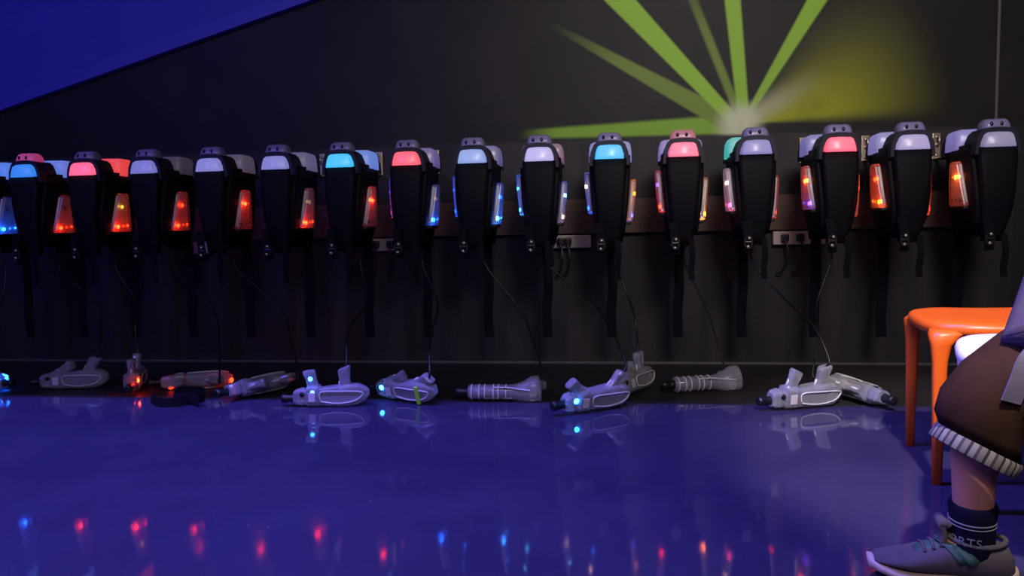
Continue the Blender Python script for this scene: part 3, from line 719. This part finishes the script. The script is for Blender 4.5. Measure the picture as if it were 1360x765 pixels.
for s, sh, el, wr in (('R', sR, eR, wR), ('L', sL, eL, wL)):
    hdir = (wr-el).normalized(); side = hdir.cross(Vector((0, 0, 1))).normalized(); upv = side.cross(hdir)
    nd('s'+s, sh, .050); nd('ua'+s, mid(sh, el), .039); nd('e'+s, el, .033); nd('fa'+s, mid(el, wr), .030); nd('w'+s, wr, .022)
    pm = wr+hdir*.045; nd('p'+s, pm, (.030, .014))
    E_ += [('ch', 's'+s), ('s'+s, 'ua'+s), ('ua'+s, 'e'+s), ('e'+s, 'fa'+s), ('fa'+s, 'w'+s), ('w'+s, 'p'+s)]
    for q, off, ln in ((0, -.024, .058), (1, -.008, .066), (2, .008, .062), (3, .023, .048)):
        b0 = wr+hdir*.075+side*off; b1 = b0+hdir*ln*.5+upv*-.012; b2 = b1+hdir*ln*.35+upv*-.022
        for j, (pp, rr) in enumerate(((b0, .0088), (b1, .0082), (b2, .0068))): nd('f%s%d%d' % (s, q, j), pp, rr)
        E_ += [('p'+s, 'f%s%d0' % (s, q)), ('f%s%d0' % (s, q), 'f%s%d1' % (s, q)), ('f%s%d1' % (s, q), 'f%s%d2' % (s, q))]
    sg = -1 if s == 'R' else 1
    th0 = wr+hdir*.035+side*sg*.030; th1 = th0+hdir*.028+side*sg*.014-upv*.006; th2 = th1+hdir*.026-upv*.012
    nd('th%s0' % s, th0, .0105); nd('th%s1' % s, th1, .0092); nd('th%s2' % s, th2, .0075)
    E_ += [('p'+s, 'th%s0' % s), ('th%s0' % s, 'th%s1' % s), ('th%s1' % s, 'th%s2' % s)]
body = skin_mesh('body', N, E_, 'pel', M['skin'], P, 3)
def sit(me):
    for v_ in me.vertices:
        w_ = v_.co+BASE
        if w_.x > .715 and w_.y > 1.36 and w_.z < .4375: v_.co.z = .4375+.05*(w_.z-.4375) if w_.z > .40 else .4365
sit(body.data)
# face details and hair
sidev = Vector((.7, -.7, 0)).normalized()
HC0 = L(hd)
def head_local(p): q = p-HC0; return q.dot(sidev), q.dot(fwd), q.z
hv = [v_ for v_ in body.data.vertices if (v_.co-HC0).length < .16 and v_.co.z > HC0.z-.085]
for v_ in hv:
    a_, b_, c_ = head_local(v_.co)
    if b_ < 0: continue
    g = lambda ca, cc, sa, sc: math.exp(-((a_-ca)/sa)**2-((c_-cc)/sc)**2)
    d = .024*g(0, -.022, .010, .012)+.012*g(0, -.002, .008, .022)+.006*g(0, .022, .04, .012)+.008*g(0, -.072, .02, .014)+.006*g(0, -.049, .018, .008)
    d -= .009*g(.031, .003, .014, .010)+.009*g(-.031, .003, .014, .010)
    v_.co += Vector((fwd.x, fwd.y, 0))*d
def face_y(a0, c0):                       # how far forward the face surface is at (side, height)
    best = min(hv, key=lambda v_: (head_local(v_.co)[0]-a0)**2+(head_local(v_.co)[2]-c0)**2+(0 if head_local(v_.co)[1] > 0 else 9))
    return head_local(best.co)[1]
def at_head(a0, b0, c0): return HC0+sidev*a0+fwd*b0+Vector((0, 0, c0))
for sg in (-1, 1):
    fy = face_y(sg*.031, .003)
    bm = bmesh.new(); ball(bm, at_head(sg*.031, fy-.006, .003), .0115, sub=3); e = obj('eye', bm, M['eye'], P, True)
    bm = bmesh.new(); ball(bm, at_head(sg*.031, fy+.0025, .003), .0050, sub=2); obj('iris', bm, M['iris'], e, True)
    bm = bmesh.new(); tube(bm, [at_head(sg*q, face_y(sg*q, .026)+.002, .024+.005*sin(pi*(q-.016)/.032)) for q in (.016, .024, .032, .040, .048)], .0035, 6); obj('eyebrow', bm, M['hair'], P, True)
    ex = max(head_local(v_.co)[0]*sg for v_ in hv if abs(head_local(v_.co)[2]) < .03)
    bm = bmesh.new(); ball(bm, at_head(sg*(ex+.002), -.008, -.006), .028, (.42, .62, 1), 2); obj('ear', bm, M['skin'], P, True)
lip = mat('lip', (.36, .12, .10), .5)
bm = bmesh.new(); tube(bm, [at_head(q, face_y(q, -.049)+.0005, -.049+.002*abs(q)/.02) for q in (-.022, -.012, 0, .012, .022)], [.002, .005, .006, .005, .002], 8, .0035); obj('mouth', bm, lip, P, True)
bm = bmesh.new(); vs = ball(bm, (0, 0, 0), 1, sub=4)
for v_ in vs:
    n_ = v_.co.normalized(); fr = n_.dot(Vector((fwd.x, fwd.y, 0))); sd_ = abs(n_.dot(sidev))
    k_ = .084+.020*abs(fr)+.016*max(0, n_.z)
    low = -.25 if fr < .1 else .42
    if n_.z < low: k_ *= max(.45, 1-1.6*(low-n_.z))
    k_ += .0025*sin(37*n_.x+11*n_.z)*sin(29*n_.y-9*n_.z)
    v_.co = n_*k_
bmesh.ops.translate(bm, vec=HC0+Vector((0, 0, .022))-fwd*.006, verts=vs); obj('hair', bm, M['hair'], P, True)

# shorts: two legs from the waist to below the knee, lofted around the body
def cloth_tube(pts, rads, n=28, fold=.004, ry=None, axes=None):
    rings = frame_rings(pts, rads, n, ry)
    for i, rg in enumerate(rings):
        c = sum(rg, Vector())/n
        for k in range(n):
            q = rg[k]-c
            rg[k] = c+q*(1+fold/.07*sin(3*2*pi*k/n+i*1.1)*.6+fold/.07*sin(5*2*pi*k/n-i*.7)*.4)
    return rings
def ring_at(c, ax, r_, n=28, rx=None, start=Vector((-1, 0, 0))):
    ax = ax.normalized(); uu = (start-ax*start.dot(ax)).normalized(); vv = ax.cross(uu)
    return [c+uu*(rx or r_)*cos(2*pi*k/n)+vv*r_*sin(2*pi*k/n) for k in range(n)]
hemC = Vector((.660, 1.43, .248)); hemAx = Vector((-.46, 0, -.89))
tR = kR-hR
legR = [ring_at(hR+Vector((.06, -.02, .01)), Vector((-1, 0, -.2)), .098, start=Vector((0, 0, 1))),
        ring_at(hR, tR, .094, start=Vector((0, 0, 1))),
        ring_at(mid(hR, kR, .35), tR, .087, start=Vector((0, 0, 1))),
        ring_at(mid(hR, kR, .68)+Vector((0, 0, -.004)), tR+Vector((0, 0, -.06)), .081, start=Vector((0, 0, 1))),
        ring_at(kR+Vector((.035, 0, .004)), Vector((-.8, 0, -.75)), .078, start=Vector((-.3, 0, 1))),
        ring_at(kR+Vector((.012, 0, -.025)), Vector((-.45, 0, -.95)), .076, start=Vector((-1, 0, .3))),
        ring_at(mid(kR, hemC, .55)+Vector((.004, 0, 0)), Vector((-.42, 0, -.93)), .074, start=Vector((-1, 0, .2))),
        ring_at(hemC-hemAx*.026, hemAx, .072, start=Vector((-1, 0, .2)))]
def wobble(rings, amp, f1=3, ph=0):
    n = len(rings[0])
    for i, rg in enumerate(rings):
        c = sum(rg, Vector())/n
        for k in range(n): rg[k] = c+(rg[k]-c)*(1+amp*sin(f1*2*pi*k/n+i*1.3+ph)+amp*.5*sin(7*2*pi*k/n-i*.8))
    return rings
bm = bmesh.new()
loft(bm, [[L(p) for p in rg] for rg in wobble(legR, .016)], cap=False)
hemCL = mid(kL, aL, .42)
legL = [ring_at(hL+Vector((.01, .06, .01)), Vector((0, -1, -.2)), .098, start=Vector((0, 0, 1))), ring_at(hL, kL-hL, .094, start=Vector((0, 0, 1))), ring_at(mid(hL, kL, .5), kL-hL, .084, start=Vector((0, 0, 1))),
        ring_at(kL+Vector((0, .03, .004)), Vector((0, -.8, -.75)), .078, start=Vector((0, -.3, 1))), ring_at(kL+Vector((0, .012, -.03)), Vector((0, -.4, -.95)), .076, start=Vector((0, -1, .3))), ring_at(hemCL-Vector((0, -.01, -.026)), Vector((0, -.4, -.9)), .072, start=Vector((0, -1, .2)))]
loft(bm, [[L(p) for p in rg] for rg in wobble(legL, .016, ph=1)], cap=False)
hips = [ring_at(pel+Vector((.03, .03, -.075)), Vector((0, 0, 1)), .15, rx=.12, start=Vector((.7, .7, 0))), ring_at(pel+Vector((.02, .02, -.02)), Vector((0, 0, 1)), .17, rx=.135, start=Vector((.7, .7, 0))), ring_at(pel+Vector((0, 0, .06)), Vector((0, 0, 1)), .15, rx=.115, start=Vector((.7, .7, 0)))]
loft(bm, [[L(p) for p in rg] for rg in hips])
shorts = obj('shorts', bm, M['shorts'], P, True)
for v_ in shorts.data.vertices:
    w_ = v_.co+BASE
    if w_.z < .437 and w_.z > .30 and w_.x > .735 and w_.y > 1.37: v_.co.z = .437
sm = shorts.modifiers.new('cloth_thickness', 'SOLIDIFY'); sm.thickness = .003
def hem_band(c, ax, st, rr):
    bm = bmesh.new(); n = 56; uvl = bm.loops.layers.uv.new('uv')
    ax = ax.normalized()
    rg = [ring_at(c-ax*q, ax, rr+o_, n, start=st) for q, o_ in ((.028, .0005), (.024, .0035), (.002, .0045), (0, .003), (0.0015, -.001), (.024, -.001))]
    wobble(rg, .0)
    vs = [[bm.verts.new(L(p)) for p in r_] for r_ in rg]
    for i in range(len(vs)-1):
        for k in range(n):
            j = (k+1) % n; f_ = bm.faces.new((vs[i][k], vs[i][j], vs[i+1][j], vs[i+1][k]))
            for lp, uu in zip(f_.loops, (k/n, (k+1)/n, (k+1)/n, k/n)): lp[uvl].uv = (uu, i/5)
    return obj('hem', bm, M['hem'], shorts, True, label='striped ticking turn-up hem')
hem_band(hemC, hemAx, Vector((-1, 0, .2)), .073); hem_band(hemCL, Vector((0, -.4, -.9)), Vector((0, -1, .2)), .073)

# sweatshirt
bm = bmesh.new()
tor = [ring_at(pel+Vector((.012, .012, .015)), Vector((-.05, -.05, 1)), .178, rx=.142, start=Vector((.7, .7, 0))), ring_at(mid(pel, ch, .4), ch-pel, .172, rx=.135, start=Vector((.7, .7, 0))),
       ring_at(ch, ch-pel, .178, rx=.125, start=Vector((.7, .7, 0))), ring_at(mid(ch, nk, .45), nk-ch, .145, rx=.095, start=Vector((.7, .7, 0))), ring_at(mid(ch, nk, .8), nk-ch, .065, rx=.058, start=Vector((.7, .7, 0)))]
loft(bm, [[L(p) for p in rg] for rg in wobble(tor, .012)], cap=False)
for sh, el, wr, c0 in ((sR, eR, wR, ch), (sL, eL, wL, ch)):
    pts = [mid(c0, sh, .35)+Vector((0, 0, .0)), mid(c0, sh, .86)+Vector((0, 0, -.012)), sh+(el-sh)*.12, mid(sh, el, .5), mid(sh, el, .88), el+(el-mid(sh, wr)).normalized()*.008, mid(el, wr, .12), mid(el, wr, .5), mid(el, wr, .93)]
    rg = frame_rings(pts, [.045, .062, .062, .053, .047, .047, .045, .039, .030], 24)
    loft(bm, [[L(p) for p in q] for q in wobble(rg, .022, 4)])
shirt = obj('sweatshirt', bm, M['shirt'], P, True)
sm = shirt.modifiers.new('cloth_thickness', 'SOLIDIFY'); sm.thickness = .004
bm = bmesh.new(); ribbon(bm, smooth_path([L((.728, 1.350, .462)), L((.703, 1.340, .440)), L((.690, 1.338, .405)), L((.680, 1.342, .370))], 6), .032, .004, (1, 0, 0))
obj('hanging_flap', bm, M['tie'], shirt)

# socks and sneakers
def sock(a_, k_, ft, text):
    bm = bmesh.new(); d = (k_-a_).normalized()
    pts = [a_+Vector((0, 0, -.055))+ft*.01, a_+Vector((0, 0, -.03)), a_+d*.0, a_+d*.03, a_+d*.058, a_+d*.062]
    loft(bm, [[L(p) for p in rg] for rg in frame_rings(pts, [.036, .040, .0385, .0385, .0415, .039], 24)])
    s = obj('sock', bm, M['sock'], P, True)
    for z, hgt in ((.030, .003), (.023, .0022)):
        bm = bmesh.new(); c = a_+d*z
        loft(bm, [[L(p) for p in rg] for rg in frame_rings([c-d*hgt/2, c+d*hgt/2], [.0398, .0400], 32)]); obj('sock_stripe', bm, M['sockwhite'], s, True)
    if text:
        cu = bpy.data.curves.new('sock_text_curve', 'FONT'); cu.body = 'SPORTS'; cu.size = .0225; cu.extrude = .0006; cu.resolution_u = 3; cu.space_character = 1.12
        to = bpy.data.objects.new('sock_text_tmp', cu); COL.objects.link(to)
        dg = bpy.context.evaluated_depsgraph_get(); me = bpy.data.meshes.new_from_object(to.evaluated_get(dg)); bpy.data.objects.remove(to)
        b2 = bmesh.new(); b2.from_mesh(me); bpy.data.meshes.remove(me)
        bmesh.ops.subdivide_edges(b2, edges=[e for e in b2.edges if e.calc_length() > .005], cuts=2)
        w = max(v_.co.x for v_ in b2.verts); rr = .0405
        for v_ in b2.verts:
            # wrap round the sock; word ends towards the heel side facing the room
            th = R(-91)+(v_.co.x-w)/rr
            rad_ = rr+v_.co.z
            v_.co = L(a_)+Vector((sin(0), 0, 0))+Vector((cos(th)*rad_, sin(th)*rad_, v_.co.y-.012))
        obj('sock_lettering', b2, M['sockwhite'], s)
    return s
def sneaker(a_, ft, labelled):
    ft = ft.normalized(); sd = Vector((-ft.y, ft.x, 0)); up = Vector((0, 0, 1)); hb = Vector((a_.x, a_.y, 0))-ft*.062
    # stations from heel to toe: distance, half width, top height, roundness
    st = [(-.006, .016, .058), (.004, .028, .078), (.03, .036, .086), (.06, .039, .080), (.085, .041, .079), (.11, .042, .077), (.14, .044, .064), (.17, .045, .051), (.20, .041, .044), (.222, .030, .038), (.234, .016, .031)]
    def sec(dist, hw, zt_, z0, n=20):
        out = []
        for k in range(n):
            a = 2*pi*k/n; c, s_ = cos(a), sin(a)
            out.append(hb+ft*dist+sd*hw*math.copysign(abs(c)**.75, c)+up*((z0+zt_)/2+(zt_-z0)/2*math.copysign(abs(s_)**.8, s_)))
        return out
    bm = bmesh.new(); loft(bm, [[L(p) for p in sec(d, w, z, .018+.012*max(0, (d-.15)/.085))] for d, w, z in st])
    sh = obj('sneaker', bm, M['suede'], P, True)
    def sole_z(d): return .0+.014*max(0, (d-.17)/.07)**1.5+.012*max(0, (.01-d)/.02)
    bm = bmesh.new(); loft(bm, [[L(p) for p in sec(d, w+.004, .023+sole_z(d)+.004*(d < .02), sole_z(d))] for d, w, z in [(-.012, .014, 0)]+st[1:-1]+[(.239, .014, 0)]])
    obj('sole', bm, M['sole'], sh, True, label='cream rubber sole')
    # green overlay: instep saddle and two crossing side straps
    bm = bmesh.new()
    for (d0, d1, wid) in ((.118, .065, .018), (.118, .085, .014)):
        for sg in (-1, 1):
            pts = []
            for k in range(7):
                q = k/6; dd = d0+(d1-d0)*q
                ang = R(90-78*q)
                hw = .0445; zt_ = .078-.0*q
                pts.append(L(hb+ft*dd+sd*sg*hw*cos(ang)**.75*1.01+up*(.046+.0345*sin(ang))))
            ribbon(bm, pts, wid, .004, ft)
    obj('side_strap', bm, M['shoegreen'], sh, True, label='green side strap')
    bm = bmesh.new()
    loft(bm, [[L(hb+ft*d+sd*w*q+up*z_) for q, z_ in ((-1, z-.012), (-.6, z-.002), (0, z+.003), (.6, z-.002), (1, z-.012), (0, z-.02))] for d, w, z in ((.105, .026, .081), (.125, .028, .074), (.145, .028, .065), (.160, .024, .058))])
    lp = obj('lace_panel', bm, M['shoegreen'], sh, True, label='green lacing panel')
    for d, z in ((.115, .083), (.130, .076), (.145, .069)):
        bm = bmesh.new(); tube(bm, [L(hb+ft*d+sd*w+up*(z-.3*abs(w))) for w in (-.026, -.012, 0, .012, .026)], .003, 6); obj('lace', bm, M['suede'], lp, True)
    # padded tongue standing up in front of the ankle
    bm = bmesh.new(); ribbon(bm, smooth_path([L(hb+ft*.115+up*.070), L(hb+ft*.112+up*.095), L(hb+ft*.118+up*.112), L(hb+ft*.112+up*.118), L(hb+ft*.103+up*.112)], 5), .046, .010, sd)
    obj('tongue', bm, M['suede'], sh, True)
    bm = bmesh.new()
    tube(bm, [L(hb+ft*(.055+.048*cos(a))+sd*.036*sin(a)+up*(.083+.006*cos(a)**2)) for a in [2*pi*k/24 for k in range(25)]], .005, 8); obj('collar', bm, M['suede'], sh, True)
sock(aR, kR, Vector((-.98, .17, 0)), True); sock(aL, kL, Vector((-.35, -.93, 0)), False)
sneaker(aR, Vector((-.98, .17, 0)), True); sneaker(aL, Vector((-.35, -.93, 0)), False)
tag(P, 'seated person leaning forward, plum sweatshirt, brown shorts with striped hems, navy socks, grey sneakers', 'person')

# ------------------------------------------------------------------ light
def aim(o, p): o.rotation_euler = (Vector(p)-o.location).to_track_quat('-Z', 'Y').to_euler()
def area(name, loc, target, sx, sy, col, power, spread=180):
    l = bpy.data.lights.new(name, 'AREA'); l.shape = 'RECTANGLE'; l.size = sx; l.size_y = sy; l.color = col; l.energy = power; l.spread = R(spread)
    o = bpy.data.objects.new(name, l); COL.objects.link(o); o.location = loc; aim(o, target); return o
def spot(name, loc, target, ang, blend, col, power, size=.05):
    l = bpy.data.lights.new(name, 'SPOT'); l.spot_size = R(ang); l.spot_blend = blend; l.color = col; l.energy = power; l.shadow_soft_size = size
    o = bpy.data.objects.new(name, l); COL.objects.link(o); o.location = loc; aim(o, target); return o
BL = (.20, .165, 1.0)
area('blue_strip_light', (-1.9, 1.72, 2.86), (-1.9, 1.72, 0), 4.6, .02, BL, 300)
area('blue_left_fill', (-3.4, -.4, 2.6), (-3.2, 3.7, 1.7), .8, .5, (.16, .14, 1.0), 40)  # added fill for the left wall and blue panel
spot('chair_spotlight', (.45, .1, 2.6), (1.03, 1.95, .35), 30, .6, (1, .90, .87), 560)
spot('mural_spotlight', (.75, -.4, 2.75), (.75, 3.7, 1.60), 62, 1, (1, .92, .86), 370, .5)
area('dim_front_fill', (-.1, -1.4, 2.7), (0, 3.4, .6), 3.2, .6, (1, .82, .84), 32)  # weak broad fill to lift the wall and floor
W = bpy.data.worlds.new('world'); SC.world = W; W.use_nodes = True
W.node_tree.nodes['Background'].inputs[0].default_value = (.5, .4, .9, 1); W.node_tree.nodes['Background'].inputs[1].default_value = .01

SC.view_settings.view_transform = 'Standard'; SC.view_settings.look = 'None'; SC.view_settings.exposure = 0; SC.view_settings.gamma = 1
SC.view_settings.use_curve_mapping = False
SC.cycles.max_bounces = 8; SC.cycles.transmission_bounces = 8; SC.cycles.use_denoising = True; SC.cycles.sample_clamp_indirect = 4
